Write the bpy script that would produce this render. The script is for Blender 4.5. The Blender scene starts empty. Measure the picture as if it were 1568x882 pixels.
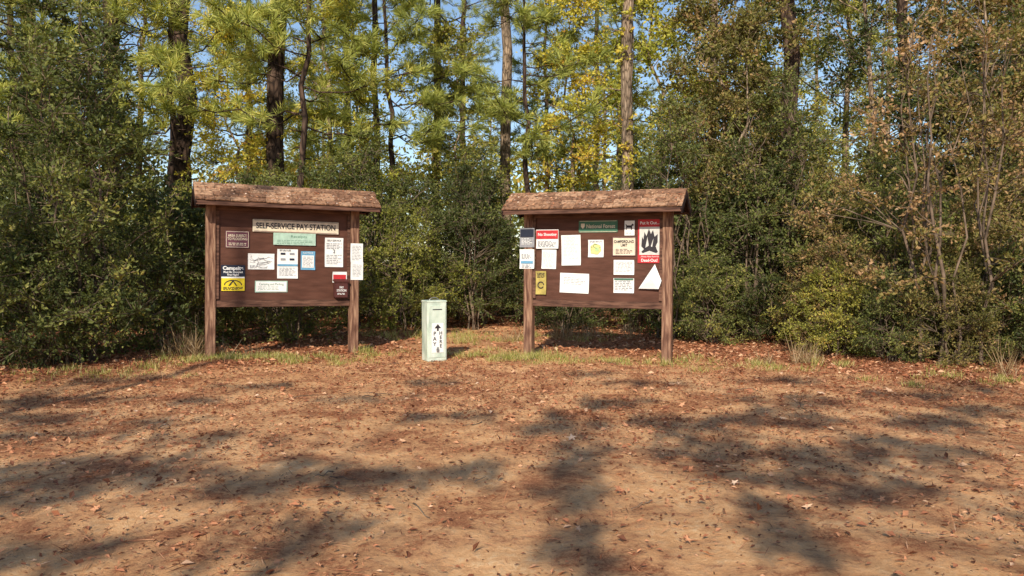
import bpy, bmesh, math, random
import numpy as np
from mathutils import Vector, Matrix

random.seed(11)
RS = np.random.default_rng(11)
scene = bpy.context.scene
COL = scene.collection

# ------------------------------------------------------------------ materials
def new_mat(name):
    m = bpy.data.materials.new(name); m.use_nodes = True
    nt = m.node_tree; nt.nodes.clear()
    return m, nt, nt.nodes, nt.links

def ramp(nodes, stops, interp='LINEAR'):
    r = nodes.new('ShaderNodeValToRGB'); cr = r.color_ramp; cr.interpolation = interp
    while len(cr.elements) < len(stops): cr.elements.new(0.5)
    for e, (p, c) in zip(cr.elements, stops):
        e.position = p; e.color = (*c, 1)
    return r

def leaf_mat(name, stops, trans=0.3, rough=0.5, spec=0.25, tcol=(1.3, 1.4, 0.7)):
    m, nt, N, L = new_mat(name)
    at = N.new('ShaderNodeAttribute'); at.attribute_name = 'rnd'
    oi = N.new('ShaderNodeObjectInfo')
    ad = N.new('ShaderNodeMath'); ad.operation = 'MULTIPLY_ADD'
    L.new(oi.outputs['Random'], ad.inputs[0]); ad.inputs[1].default_value = 0.3; 
    sub = N.new('ShaderNodeMath'); sub.operation = 'SUBTRACT'; L.new(at.outputs['Fac'], sub.inputs[0]); sub.inputs[1].default_value = 0.15
    L.new(sub.outputs[0], ad.inputs[2])
    r = ramp(N, stops); L.new(ad.outputs[0], r.inputs[0])
    p = N.new('ShaderNodeBsdfPrincipled'); p.inputs['Roughness'].default_value = rough
    p.inputs['Specular IOR Level'].default_value = spec
    L.new(r.outputs[0], p.inputs['Base Color'])
    t = N.new('ShaderNodeBsdfTranslucent')
    mx = N.new('ShaderNodeMix'); mx.data_type = 'RGBA'; mx.blend_type = 'MULTIPLY'; mx.inputs['Factor'].default_value = 1
    L.new(r.outputs[0], mx.inputs['A']); mx.inputs['B'].default_value = (*tcol, 1)
    L.new(mx.outputs['Result'], t.inputs['Color'])
    ms = N.new('ShaderNodeMixShader'); ms.inputs[0].default_value = trans
    L.new(p.outputs[0], ms.inputs[1]); L.new(t.outputs[0], ms.inputs[2])
    o = N.new('ShaderNodeOutputMaterial'); L.new(ms.outputs[0], o.inputs[0])
    return m

def surf_mat(name, c1, c2, scale=8, stretch=(1, 1, 1), rough=0.8, bump=0.3, bscale=None, detail=6, spec=0.2, c3=None, metallic=0.0, lo=.35, hi=.65):
    m, nt, N, L = new_mat(name)
    tc = N.new('ShaderNodeTexCoord'); mp = N.new('ShaderNodeMapping'); mp.inputs['Scale'].default_value = stretch
    L.new(tc.outputs['Object'], mp.inputs[0])
    n = N.new('ShaderNodeTexNoise'); n.inputs['Scale'].default_value = scale; n.inputs['Detail'].default_value = detail
    L.new(mp.outputs[0], n.inputs['Vector'])
    st = [(lo, c1), (hi, c2)]
    if c3: st = [(lo, c1), ((lo+hi)/2, c2), (hi, c3)]
    r = ramp(N, st); L.new(n.outputs['Fac'], r.inputs[0])
    p = N.new('ShaderNodeBsdfPrincipled'); p.inputs['Roughness'].default_value = rough
    p.inputs['Specular IOR Level'].default_value = spec; p.inputs['Metallic'].default_value = metallic
    L.new(r.outputs[0], p.inputs['Base Color'])
    n2 = N.new('ShaderNodeTexNoise'); n2.inputs['Scale'].default_value = bscale or scale*3; n2.inputs['Detail'].default_value = 4
    L.new(mp.outputs[0], n2.inputs['Vector'])
    b = N.new('ShaderNodeBump'); b.inputs['Strength'].default_value = bump; b.inputs['Distance'].default_value = 0.02
    L.new(n2.outputs['Fac'], b.inputs['Height']); L.new(b.outputs[0], p.inputs['Normal'])
    o = N.new('ShaderNodeOutputMaterial'); L.new(p.outputs[0], o.inputs[0])
    return m

def bark_mat(name, dark, mid, light, sc=7):
    m, nt, N, L = new_mat(name)
    tc = N.new('ShaderNodeTexCoord'); mp = N.new('ShaderNodeMapping'); mp.inputs['Scale'].default_value = (1.6, 1.6, .45)
    L.new(tc.outputs['Object'], mp.inputs[0])
    nz = N.new('ShaderNodeTexNoise'); nz.inputs['Scale'].default_value = 3; nz.inputs['Detail'].default_value = 5
    L.new(mp.outputs[0], nz.inputs['Vector'])
    mix = N.new('ShaderNodeMix'); mix.data_type = 'RGBA'; mix.inputs['Factor'].default_value = .12
    L.new(mp.outputs[0], mix.inputs['A']); L.new(nz.outputs['Color'], mix.inputs['B'])
    v = N.new('ShaderNodeTexVoronoi'); v.feature = 'DISTANCE_TO_EDGE'; v.inputs['Scale'].default_value = sc
    L.new(mix.outputs['Result'], v.inputs['Vector'])
    r = ramp(N, [(0.0, dark), (0.12, mid), (.4, light)]); L.new(v.outputs['Distance'], r.inputs[0])
    n3 = N.new('ShaderNodeTexNoise'); n3.inputs['Scale'].default_value = 2.2; n3.inputs['Detail'].default_value = 8; L.new(tc.outputs['Object'], n3.inputs['Vector'])
    r3 = ramp(N, [(.3, (.45, .45, .45)), (.7, (1.3, 1.25, 1.2))]); L.new(n3.outputs['Fac'], r3.inputs[0])
    mm = N.new('ShaderNodeMix'); mm.data_type = 'RGBA'; mm.blend_type = 'MULTIPLY'; mm.inputs['Factor'].default_value = 1
    L.new(r.outputs[0], mm.inputs['A']); L.new(r3.outputs[0], mm.inputs['B'])
    p = N.new('ShaderNodeBsdfPrincipled'); p.inputs['Roughness'].default_value = .9; p.inputs['Specular IOR Level'].default_value = .15
    L.new(mm.outputs['Result'], p.inputs['Base Color'])
    b = N.new('ShaderNodeBump'); b.inputs['Strength'].default_value = .8; b.inputs['Distance'].default_value = .03
    L.new(v.outputs['Distance'], b.inputs['Height']); L.new(b.outputs[0], p.inputs['Normal'])
    o = N.new('ShaderNodeOutputMaterial'); L.new(p.outputs[0], o.inputs[0])
    return m

def flat_mat(name, c, rough=.6, var=.12, scale=14):
    a = tuple(x*(1-var) for x in c); b = tuple(min(1, x*(1+var)) for x in c)
    return surf_mat(name, a, b, scale=scale, rough=rough, bump=.08, spec=.3)

M_green = leaf_mat('leaf_dark_green', [(0, (.03, .04, .015)), (.3, (.08, .10, .032)), (.6, (.16, .18, .05)), (.85, (.30, .30, .08)), (1, (.48, .4, .1))])
M_olive = leaf_mat('leaf_olive', [(0, (.07, .08, .018)), (.3, (.19, .2, .04)), (.6, (.36, .35, .07)), (.85, (.55, .48, .1)), (1, (.6, .38, .08))])
M_brown = leaf_mat('leaf_autumn_mixed', [(0, (.06, .06, .018)), (.3, (.16, .155, .04)), (.5, (.28, .24, .07)), (.68, (.4, .26, .11)), (.85, (.54, .32, .17)), (1, (.66, .45, .28))])
M_yellow = leaf_mat('leaf_yellow', [(0, (.18, .2, .035)), (.3, (.42, .42, .07)), (.6, (.64, .57, .10)), (.85, (.78, .62, .10)), (1, (.7, .36, .07))], trans=.35)
M_needle = leaf_mat('pine_needles', [(0, (.09, .11, .03)), (.35, (.26, .29, .07)), (.7, (.48, .5, .12)), (1, (.66, .56, .15))], trans=.25)
M_litter = leaf_mat('leaf_litter', [(0, (.09, .032, .017)), (.25, (.25, .09, .045)), (.5, (.45, .18, .09)), (.75, (.64, .32, .17)), (.93, (.74, .48, .3)), (1, (.82, .62, .48))], trans=.1, tcol=(1.1, .8, .5), rough=.7)
M_grass = leaf_mat('grass', [(0, (.12, .14, .03)), (.4, (.32, .34, .08)), (.7, (.55, .5, .16)), (1, (.68, .54, .28))], trans=.3)
M_dry = leaf_mat('dry_grass', [(0, (.2, .13, .06)), (.5, (.42, .29, .15)), (1, (.6, .46, .3))], trans=.3, tcol=(1.1, 1, .7))
M_bark = bark_mat('pine_bark', (.018, .012, .01), (.075, .048, .035), (.16, .105, .078))
M_bark2 = bark_mat('grey_bark', (.08, .058, .04), (.3, .22, .155), (.48, .37, .27), sc=12)
M_twig = surf_mat('twig_bark', (.07, .05, .035), (.24, .17, .12), scale=6, rough=.9)

# ------------------------------------------------------------------ geometry accumulator
def nrm(a): return a/np.maximum(np.linalg.norm(a, axis=-1, keepdims=True), 1e-9)

class Geo:
    def __init__(s): s.V = []; s.F = []; s.M = []; s.R = []; s.n = 0
    def add(s, v, q, mi, r):
        s.V.append(np.asarray(v, dtype=np.float32)); s.F.append(np.asarray(q, dtype=np.int32)+s.n)
        s.M.append(np.full(len(q), mi, dtype=np.int32)); s.R.append(np.broadcast_to(np.asarray(r, dtype=np.float32), (len(q),)).copy()); s.n += len(v)
    def tube(s, P, R, sides=5, mi=0, r=.5):
        P = np.asarray(P, float); k = len(P); T = nrm(np.gradient(P, axis=0))
        ref = np.array([0.31, .95, .05]) if abs(T[0][2]) > .5 else np.array([0, 0, 1.])
        B = nrm(np.cross(T, ref)); C = np.cross(T, B)
        a = np.arange(sides)*2*math.pi/sides
        R = np.asarray(R, float)[:, None, None]
        v = P[:, None]+R*(np.cos(a)[None, :, None]*B[:, None]+np.sin(a)[None, :, None]*C[:, None])
        idx = np.arange(k*sides).reshape(k, sides)
        q = np.stack([idx[:-1], np.roll(idx[:-1], -1, 1), np.roll(idx[1:], -1, 1), idx[1:]], -1).reshape(-1, 4)
        s.add(v.reshape(-1, 3), q, mi, r)
    def leaves(s, P, A, Nn, L, W, mi, r, fold=.15):
        n = len(P); A = nrm(A); B = nrm(np.cross(A, Nn)); U = np.cross(B, A)
        L = np.broadcast_to(L, (n,))[:, None]; W = np.broadcast_to(W, (n,))[:, None]
        mid = P+A*L*.45+U*W*fold
        v = np.stack([P, mid+B*W*.5, P+A*L, mid-B*W*.5], 1).reshape(-1, 3)
        s.add(v, np.arange(4*n).reshape(n, 4), mi, r)
    def mesh(s, name, mats, smooth_slots=(0,)):
        V = np.concatenate(s.V); F = np.concatenate(s.F); Mi = np.concatenate(s.M); R = np.concatenate(s.R)
        me = bpy.data.meshes.new(name); me.vertices.add(len(V)); me.vertices.foreach_set('co', V.ravel())
        me.loops.add(F.size); me.loops.foreach_set('vertex_index', F.ravel())
        me.polygons.add(len(F)); me.polygons.foreach_set('loop_start', np.arange(0, F.size, 4, dtype=np.int32))
        me.polygons.foreach_set('loop_total', np.full(len(F), 4, dtype=np.int32))
        for m in mats: me.materials.append(m)
        me.polygons.foreach_set('material_index', Mi)
        me.polygons.foreach_set('use_smooth', np.isin(Mi, smooth_slots))
        at = me.attributes.new('rnd', 'FLOAT', 'FACE'); at.data.foreach_set('value', R)
        me.update(calc_edges=True); return me

def spray(g, C, ntw, nlf, tl, LL, LW, mi, rs, upb=.3, twig=True, droop=.15, upn=.7, tw=.012):
    n = len(C)
    D = rs.normal(size=(n, ntw, 3)); D[..., 2] = D[..., 2]*.7+upb; D = nrm(D)
    ln = tl*rs.uniform(.5, 1.35, (n, ntw, 1, 1))
    t = np.linspace(.15, 1, nlf)[None, None, :, None]
    pos = C[:, None, None]+D[:, :, None]*ln*t
    pos[..., 2] -= (droop*ln*t*t)[..., 0]
    pos += rs.normal(size=pos.shape)*.018
    A = D[:, :, None]*.9+rs.normal(size=pos.shape)*.7
    Nn = rs.normal(size=pos.shape)*.8; Nn[..., 2] += upn
    cr = rs.uniform(0, 1, (n, 1, 1)); tr = rs.uniform(0, 1, (n, ntw, 1)); lr = rs.uniform(0, 1, (n, ntw, nlf))
    r = .45*cr+.2*tr+.35*lr
    sc = rs.uniform(.6, 1.25, n*ntw*nlf)
    g.leaves(pos.reshape(-1, 3), A.reshape(-1, 3), Nn.reshape(-1, 3), LL*sc, LW*sc, mi, r.reshape(-1))
    if twig:
        P = np.repeat(C, ntw, 0)
        DD = D.reshape(-1, 3); e = ln.reshape(-1)
        g.leaves(P, DD, rs.normal(size=P.shape), e, np.full(len(P), tw), 0, .5, fold=0)

def wig(p0, p1, k, amp, rs, sag=0):
    t = np.linspace(0, 1, k)[:, None]; p = p0+(p1-p0)*t
    w = rs.normal(size=(k, 3))*amp; w[0] = 0; w[-1] = 0
    p = p+w; p[:, 2] += sag*np.sin(t[:, 0]*math.pi)
    return p

def make_shrub(name, seed, H, R, ncl, ntw, nlf, LL, LW, mats, low=.05, nst=7):
    rs = np.random.default_rng(seed); g = Geo()
    stems = []
    for i in range(nst):
        a = rs.uniform(0, 2*math.pi); b = np.array([math.cos(a)*.15, math.sin(a)*.15, -.1])*(1 if nst < 8 else 3)
        b[2] = -.1
        e = np.array([math.cos(a)*R*rs.uniform(.2, .6), math.sin(a)*R*rs.uniform(.2, .6), H*rs.uniform(.7, .95)])
        P = wig(b, e, 8, .07, rs); r0 = rs.uniform(.014, .036)
        g.tube(P, np.linspace(r0, .006, 8), 5, 0); stems.append(P)
    S = np.concatenate(stems)
    f = rs.uniform(low, 1, ncl); prof = R*(.5+.5*np.sin(math.pi*np.clip(f, 0, 1)**.75))*(1-.35*f**3)
    a = rs.uniform(0, 2*math.pi, ncl); rr = prof*rs.uniform(.25, 1, ncl)**.6
    lob = 1+.26*np.sin(a*3+seed)+.2*np.sin(a*5+f*7)
    C = np.stack([np.cos(a)*rr*lob, np.sin(a)*rr*lob, f*H*(1+.12*np.sin(a*4+seed))], 1)
    for c in C:
        d = np.linalg.norm(S-(c-np.array([0, 0, .4])), axis=1); s0 = S[d.argmin()]
        g.tube(wig(s0, c, 4, .03, rs), [.012, .009, .007, .004], 3, 0)
    spray(g, C, ntw, nlf, .36, LL, LW, 1, rs)
    return g.mesh(name, mats)

def make_tree(name, seed, H, r0, z0, CR, nb, mats, ntw=7, nlf=8, LL=.09, LW=.055, lean=.3, upd=.5):
    rs = np.random.default_rng(seed); g = Geo(); k = 14
    top = np.array([rs.normal()*lean, rs.normal()*lean, H])
    T = wig(np.array([0, 0, -.3]), top, k, .07, rs)
    g.tube(T, np.linspace(r0, r0*.15, k)*np.array([1.35]+[1]*(k-1)), 9, 0)
    C = []
    for i in range(nb):
        f = (i+rs.uniform())/nb; z = z0+(H-z0)*f
        j = int((z+.3)/(H+.3)*(k-1)); fr = (z+.3)/(H+.3)*(k-1)-j
        p = T[j]*(1-fr)+T[min(j+1, k-1)]*fr
        a = rs.uniform(0, 2*math.pi); Lb = CR*(1-.6*f)*rs.uniform(.5, 1.1)
        e = p+np.array([math.cos(a)*Lb, math.sin(a)*Lb, Lb*upd*rs.uniform(.3, 1.6)])
        B = wig(p, e, 6, .06*Lb/2, rs); rb = r0*.22*(1-.5*f)
        g.tube(B, np.linspace(rb, .008, 6), 5, 0)
        for q in range(5):
            s = B[rs.integers(2, 6)]; e2 = s+rs.normal(size=3)*np.array([.5, .5, .35])*Lb*.42+np.array([0, 0, .1])
            B2 = wig(s, e2, 4, .04, rs); g.tube(B2, [.014, .01, .008, .004], 3, 0)
            C += [e2, B2[2]]
    spray(g, np.array(C), ntw, nlf, .4, LL, LW, 1, rs)
    return g.mesh(name, mats)

def make_pine(name, seed, H, r0, z0, CR, nb, mats, tuft=26, nl=.2, nw=.013, lean=.25, dead=6, tp=.2):
    rs = np.random.default_rng(seed); g = Geo(); k = 16
    top = np.array([rs.normal()*lean, rs.normal()*lean, H])
    T = wig(np.array([0, 0, -.3]), top, k, .04, rs)
    g.tube(T, np.linspace(r0, r0*tp, k)*np.array([1.3, 1.05]+[1]*(k-2)), 12, 0)
    def at(z):
        u = (z+.3)/(H+.3)*(k-1); j = min(int(u), k-2); return T[j]*(1-u+j)+T[j+1]*(u-j)
    C = []; DD = []
    for i in range(nb):
        f = (i+rs.uniform())/nb; z = z0+(H-z0)*f; p = at(z)
        a = rs.uniform(0, 2*math.pi); Lb = CR*(1-.75*f)*rs.uniform(.55, 1.1)
        out = np.array([math.cos(a), math.sin(a), 0])
        e = p+out*Lb+np.array([0, 0, Lb*rs.uniform(-.15, .45)])
        B = wig(p, e, 6, .035*Lb, rs, sag=-.08*Lb); g.tube(B, np.linspace(.045*(1-.6*f)*r0/.2, .01, 6), 5, 0)
        C.append(e); DD.append(out)
        for q in range(int(7+Lb*3)):
            u = rs.uniform(.3, 1)*5; j = min(int(u), 4); s = B[j]*(1-u+j)+B[j+1]*(u-j)
            d = nrm(out*.7+rs.normal(size=3)*np.array([.7, .7, .35])+np.array([0, 0, .3])); e2 = s+d*rs.uniform(.2, .6)
            g.tube(np.array([s, (s+e2)/2+rs.normal(size=3)*.02, e2]), [.009, .008, .006], 3, 0)
            C += [e2, (s+e2*2)/3]; DD += [d, d]
    for i in range(dead):
        z = rs.uniform(.25, 1)*z0; p = at(z); a = rs.uniform(0, 2*math.pi); Lb = rs.uniform(.3, 1.3)
        g.tube(wig(p, p+np.array([math.cos(a)*Lb, math.sin(a)*Lb, rs.uniform(-.2, .4)]), 4, .03, rs), [.018, .014, .01, .004], 4, 0)
    C = np.array(C); DD = np.array(DD); n = len(C)
    A = DD[:, None]*.75+rs.normal(size=(n, tuft, 3))*.55
    P = np.repeat(C, tuft, 0)-np.repeat(DD, tuft, 0)*rs.uniform(0, .13, (n*tuft, 1))
    r = (.45*rs.uniform(size=(n, 1))+.55*rs.uniform(size=(n, tuft))).reshape(-1)
    g.leaves(P, A.reshape(-1, 3), rs.normal(size=(n*tuft, 3)), nl*rs.uniform(.7, 1.2, n*tuft), nw, 1, r, fold=0)
    return g.mesh(name, mats)

# ------------------------------------------------------------------ ground
def edge_y(x): return np.maximum(12.2-.095*np.asarray(x, float)**2, 3.0)
def path_mask(x, y): return np.exp(-((np.asarray(x)+.65)/1.15)**4)*(np.asarray(y) < 17.5)
def forest(x, y):
    x = np.asarray(x, float); y = np.asarray(y, float)
    e = edge_y(x)+.35*np.sin(x*2.1)+.2*np.sin(x*5.3+1)
    f = np.clip((y-e+.3)/1.1, 0, 1); f = f*f*(3-2*f)
    return f*(1-.75*path_mask(x, y))
def gh(x, y):
    x = np.asarray(x, float); y = np.asarray(y, float)
    return .018*np.sin(.9*x+.3)*np.sin(.7*y)+.01*np.sin(2.3*x+1.1*y)+.005*np.sin(5.1*x-3.7*y)+.006*np.sin(7.3*y+2*x)*np.sin(6.1*x)+.05*forest(x, y)

xs = np.concatenate([[-400, -200, -100, -60, -40, -30, -24, -20, -16], np.arange(-13, 13.01, .09), [16, 20, 24, 30, 40, 60, 100, 200, 400]])
ys = np.concatenate([[-300, -150, -80, -40, -20, -12, -8, -4, -2, 0], np.arange(1.5, 20, .09), [21, 22, 24, 27, 30, 40, 60, 100, 200, 400]])
X, Y = np.meshgrid(xs, ys); rough = RS.normal(size=X.shape)*.006
Z = gh(X, Y)+rough*((Y > 1) & (Y < 20) & (abs(X) < 13.2))
g = Geo(); idx = np.arange(X.size).reshape(X.shape)
g.add(np.stack([X, Y, Z], -1).reshape(-1, 3), np.stack([idx[:-1, :-1], idx[:-1, 1:], idx[1:, 1:], idx[1:, :-1]], -1).reshape(-1, 4), 0, .5)

m, nt, N, L = new_mat('red_dirt_ground')
tc = N.new('ShaderNodeTexCoord'); 
at = N.new('ShaderNodeAttribute'); at.attribute_name = 'forest'
def noise(sc, det=8, rgh=.6, vec=None, dist=0):
    n = N.new('ShaderNodeTexNoise'); n.inputs['Scale'].default_value = sc; n.inputs['Detail'].default_value = det; n.inputs['Roughness'].default_value = rgh
    n.inputs['Distortion'].default_value = dist
    L.new(vec or tc.outputs['Object'], n.inputs['Vector']); return n
def mixc(a, b, f, bt='MIX'):
    x = N.new('ShaderNodeMix'); x.data_type = 'RGBA'; x.blend_type = bt
    for v, s in ((a, 'A'), (b, 'B'), (f, 'Factor')):
        if hasattr(v, 'links'): L.new(v, x.inputs[s])
        elif isinstance(v, tuple): x.inputs[s].default_value = (*v, 1)
        else: x.inputs[s].default_value = v
    return x.outputs['Result']
n1 = noise(1.5, 12, .7, dist=.4); n2 = noise(16, 8, .75); n3 = noise(70, 6, .8); n4 = noise(.45, 5, .5)
dirt = ramp(N, [(.3, (.62, .30, .14)), (.5, (.86, .50, .25)), (.7, (.98, .70, .42))]); L.new(n2.outputs['Fac'], dirt.inputs[0])
lit = ramp(N, [(.3, (.15, .055, .03)), (.5, (.42, .18, .09)), (.7, (.70, .36, .19))]); L.new(n3.outputs['Fac'], lit.inputs[0])
mk = ramp(N, [(.46, (0, 0, 0)), (.60, (1, 1, 1))])
add = N.new('ShaderNodeMath'); add.operation = 'MULTIPLY_ADD'; L.new(n2.outputs['Fac'], add.inputs[0]); add.inputs[1].default_value = .5
hf = N.new('ShaderNodeMath'); hf.operation = 'MULTIPLY_ADD'; L.new(n1.outputs['Fac'], hf.inputs[0]); hf.inputs[1].default_value = .85; hf.inputs[2].default_value = -.165
L.new(hf.outputs[0], add.inputs[2]); L.new(add.outputs[0], mk.inputs[0])
mm = N.new('ShaderNodeMath'); mm.operation = 'MAXIMUM'; L.new(mk.outputs[0], mm.inputs[0]); L.new(at.outputs['Fac'], mm.inputs[1])
col = mixc(dirt.outputs[0], lit.outputs[0], mm.outputs[0])
tone = ramp(N, [(.3, (.9, .85, .8)), (.7, (1.04, 1.03, 1.02))]); L.new(n4.outputs['Fac'], tone.inputs[0])
col = mixc(col, tone.outputs[0], 1.0, 'MULTIPLY')
p = N.new('ShaderNodeBsdfPrincipled'); p.inputs['Roughness'].default_value = .95; p.inputs['Specular IOR Level'].default_value = .1
L.new(col, p.inputs['Base Color'])
b1 = N.new('ShaderNodeBump'); b1.inputs['Strength'].default_value = .9; b1.inputs['Distance'].default_value = .025; L.new(n2.outputs['Fac'], b1.inputs['Height'])
b2 = N.new('ShaderNodeBump'); b2.inputs['Strength'].default_value = .7; b2.inputs['Distance'].default_value = .01; L.new(n3.outputs['Fac'], b2.inputs['Height']); L.new(b1.outputs[0], b2.inputs['Normal'])
L.new(b2.outputs[0], p.inputs['Normal'])
o = N.new('ShaderNodeOutputMaterial'); L.new(p.outputs[0], o.inputs[0])
gm = g.mesh('ground', [m]); fa = gm.attributes.new('forest', 'FLOAT', 'POINT'); fa.data.foreach_set('value', forest(X, Y).ravel().astype(np.float32))
go = bpy.data.objects.new('ground', gm); COL.objects.link(go)

# ------------------------------------------------------------------ litter
def scatter(n, x0, x1, y0, y1, rs, fn=None):
    x = rs.uniform(x0, x1, n); y = rs.uniform(y0, y1, n)
    if fn is not None:
        k = rs.uniform(0, 1, n) < fn(x, y); x = x[k]; y = y[k]
    return x, y
def dens(x, y):
    f = forest(x, y); c = .5+.3*np.sin(x*1.3+y*.9)+.25*np.sin(x*2.9-y*2.1+2)+.2*np.sin(y*4.3+x*.7)
    return np.clip(.4*c+.06+np.clip((y-5)/8, 0, .35)+f*.6, .04, 1)
rs = np.random.default_rng(3); g = Geo()
def litter(n, x0, x1, y0, y1, lmin, lmax, asp, rr, fn=dens):
    x, y = scatter(n, x0, x1, y0, y1, rs, fn); k = len(x)
    P = np.stack([x, y, gh(x, y)+rs.uniform(.004, .018, k)], 1)
    A = rs.normal(size=(k, 3)); A[:, 2] *= .25; Nn = rs.normal(size=(k, 3))*.4; Nn[:, 2] += 1
    l = rs.uniform(lmin, lmax, k)
    g.leaves(P, A, Nn, l, l*asp*rs.uniform(.7, 1.2, k), 0, rr(k), fold=.25)
litter(90000, -6, 6, 2.6, 12.5, .015, .04, .5, lambda k: rs.beta(1.4, 2.0, k))
litter(18000, -8, 8, 3, 13, .035, .07, .6, lambda k: rs.beta(1.8, 2.0, k))
litter(44000, -6, 6, 2.6, 12, .07, .15, .035, lambda k: rs.beta(2, 2.2, k))
litter(45000, -12, 12, 8.5, 20, .05, .1, .6, lambda k: rs.beta(2.2, 1.7, k), lambda x, y: forest(x, y)*.9+.05)
lo = bpy.data.objects.new('leaf_litter', g.mesh('leaf_litter', [M_litter], ())); COL.objects.link(lo)

vs = []; fs = []; rv = []
def lobed(x, y, s, r, tilt):
    a0 = random.uniform(0, 6.28); n = 10; b = len(vs); z = float(gh(x, y))+.02
    tx = random.uniform(-tilt, tilt); ty = random.uniform(-tilt, tilt)
    for i in range(n):
        rad = s*(1 if i % 2 == 0 else .42)*(1 if i else 1.15); a = a0+i*2*math.pi/n
        dx = math.cos(a)*rad; dy = math.sin(a)*rad
        vs.append((x+dx, y+dy, z+dx*tx+dy*ty+abs(math.sin(i*2.1))*s*.15))
    vs.append((x, y, z-.004)); c = len(vs)-1
    for i in range(n):
        fs.append((b+i, b+(i+1) % n, c)); rv.append(r)
for (x, y, s, r) in [(.5, 6.55, .05, .98), (2.55, 7.35, .055, .95), (3.5, 8.8, .06, .98), (2.85, 5.54, .045, 1), (1.49, 5.2, .035, .99), (1.75, 4.9, .03, .5),
                   (1.27, 5.22, .04, .9), (3.72, 6.06, .05, .95), (1.1, 7.5, .05, .9), (4.3, 8.9, .06, .95), (1.9, 9.3, .06, .9), (3.1, 8.0, .06, .98)]:
    lobed(x, y, s, r, .5)
for i in range(420):
    x = random.uniform(-4.5, 6.5); y = random.uniform(3.6, 12)
    if random.random() < .45 and x < 1: continue
    lobed(x, y, random.uniform(.018, .042), random.uniform(.5, .95), .6)
me = bpy.data.meshes.new('fallen_leaves'); me.from_pydata(vs, [], fs); a = me.attributes.new('rnd', 'FLOAT', 'FACE'); a.data.foreach_set('value', rv); me.materials.append(M_litter)
COL.objects.link(bpy.data.objects.new('fallen_leaves', me))

g = Geo()
for i in range(60):
    x = rs.uniform(-6, 6); y = rs.uniform(4.5, 12.5); a = rs.uniform(0, 6.28); l = rs.uniform(.08, .4)
    p0 = np.array([x, y, float(gh(x, y))+.012]); p1 = p0+np.array([math.cos(a)*l, math.sin(a)*l, rs.uniform(0, .03)])
    g.tube(wig(p0, p1, 5, l*.03, rs), np.linspace(.005, .002, 5), 4, 0)
COL.objects.link(bpy.data.objects.new('fallen_twigs', g.mesh('fallen_twigs', [M_twig])))

# grass
def grass(name, spots, mat, h0, h1, w=.006):
    g = Geo()
    for (cx, cy, sx, sy, n, hs) in spots:
        k = max(3, n//45); ux = cx+rs.normal(size=k)*sx; uy = cy+rs.normal(size=k)*sy; hh = rs.uniform(.5, 1.2, k)
        j = rs.integers(0, k, n); x = ux[j]+rs.normal(size=n)*.07; y = uy[j]+rs.normal(size=n)*.07
        P = np.stack([x, y, gh(x, y)-.01], 1); A = rs.normal(size=(n, 3))*.42; A[:, 2] = 1
        g.leaves(P, A, rs.normal(size=(n, 3))*np.array([1, 1, .1]), rs.uniform(h0, h1, n)*hs*hh[j], w, 0, rs.uniform(0, 1, n), fold=0)
    COL.objects.link(bpy.data.objects.new(name, g.mesh(name, [mat], ())))
sp = [(-3.6, 11.6, .6, .14, 2200, .9), (-4.6, 11.2, .3, .2, 700, 1), (-3.0, 11.9, .4, .15, 600, .8), (-2.2, 12.4, .25, .2, 500, 1), (.15, 11.9, .3, .2, 1500, 1), (-.5, 12.5, .6, .3, 700, 1), (1.2, 11.5, .6, .15, 1100, .8), (-5.6, 10.1, .7, .35, 1100, .9),
      (2.9, 11.3, .4, .2, 700, .9), (3.8, 11.0, .5, .3, 700, 1.1), (5.6, 9.8, .5, .4, 600, 1), (-.8, 14.8, 1, .4, 800, 1), (.8, 14.7, .8, .5, 900, 1.4), (-1.9, 15, .6, .5, 700, 1.6)]
grass('grass', sp, M_grass, .06, .17)
grass('dry_grass', [(-4.75, 11.55, .08, .08, 170, 1.25), (-5.1, 11.9, .25, .2, 90, .9), (-4.3, 11.9, .2, .15, 80, .6), (3.9, 11.3, .2, .15, 150, .8), (4.3, 11.2, .2, .2, 60, .7), (6.3, 10.2, .3, .3, 90, .8), (.9, 14.3, .4, .3, 200, .9), (1.8, 14.5, .5, .3, 200, .9), (-.2, 14.8, .4, .4, 60, .7), (-7.2, 10.5, .6, .4, 90, .8)], M_dry, .25, .65, .008)

# ------------------------------------------------------------------ vegetation meshes
SH = [make_shrub('shrub_mesh_%d' % i, 20+i, H, R, 135, 12, 11, .068, .038, [M_twig, M_green], lw)
      for i, (H, R, lw) in enumerate([(3.6, 1.5, .04), (3.2, 1.7, .03), (4.4, 1.4, .12), (2.4, 1.3, .03)])]
THIN = [make_shrub('sapling_mesh_%d' % i, 50+i, H, R, 85, 9, 11, .068, .038, [M_twig, M_brown], .16, 12) for i, (H, R) in enumerate([(5.2, 1.5), (4.6, 1.3), (6, 1.7)])]
TR = [make_tree('tree_mesh_%d' % i, 80+i, H, r, z, c, nb, [M_bark2, M_olive]) for i, (H, r, z, c, nb) in enumerate([(10, .1, 3, 2.6, 28), (12, .13, 4, 3, 30), (8, .07, 2.2, 2.0, 24), (14, .16, 5, 3.2, 30)])]
PN = [make_pine('pine_mesh_0', 110, 11, .12, 3.6, 2.6, 42, [M_bark, M_needle]), make_pine('pine_mesh_1', 111, 14, .16, 5, 3.0, 44, [M_bark, M_needle]),
      make_pine('pine_mesh_2', 112, 10, .10, 4.2, 2.7, 26, [M_bark, M_needle], tuft=34, nl=.25, nw=.016)]
BIG = [make_pine('big_pine_mesh_%d' % i, 130+i, 22, .22, z0, 3.6, 40, [M_bark, M_needle], dead=10, tp=.45, nl=.24) for i, z0 in enumerate([8.5, 10.5, 12.5])]
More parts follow.
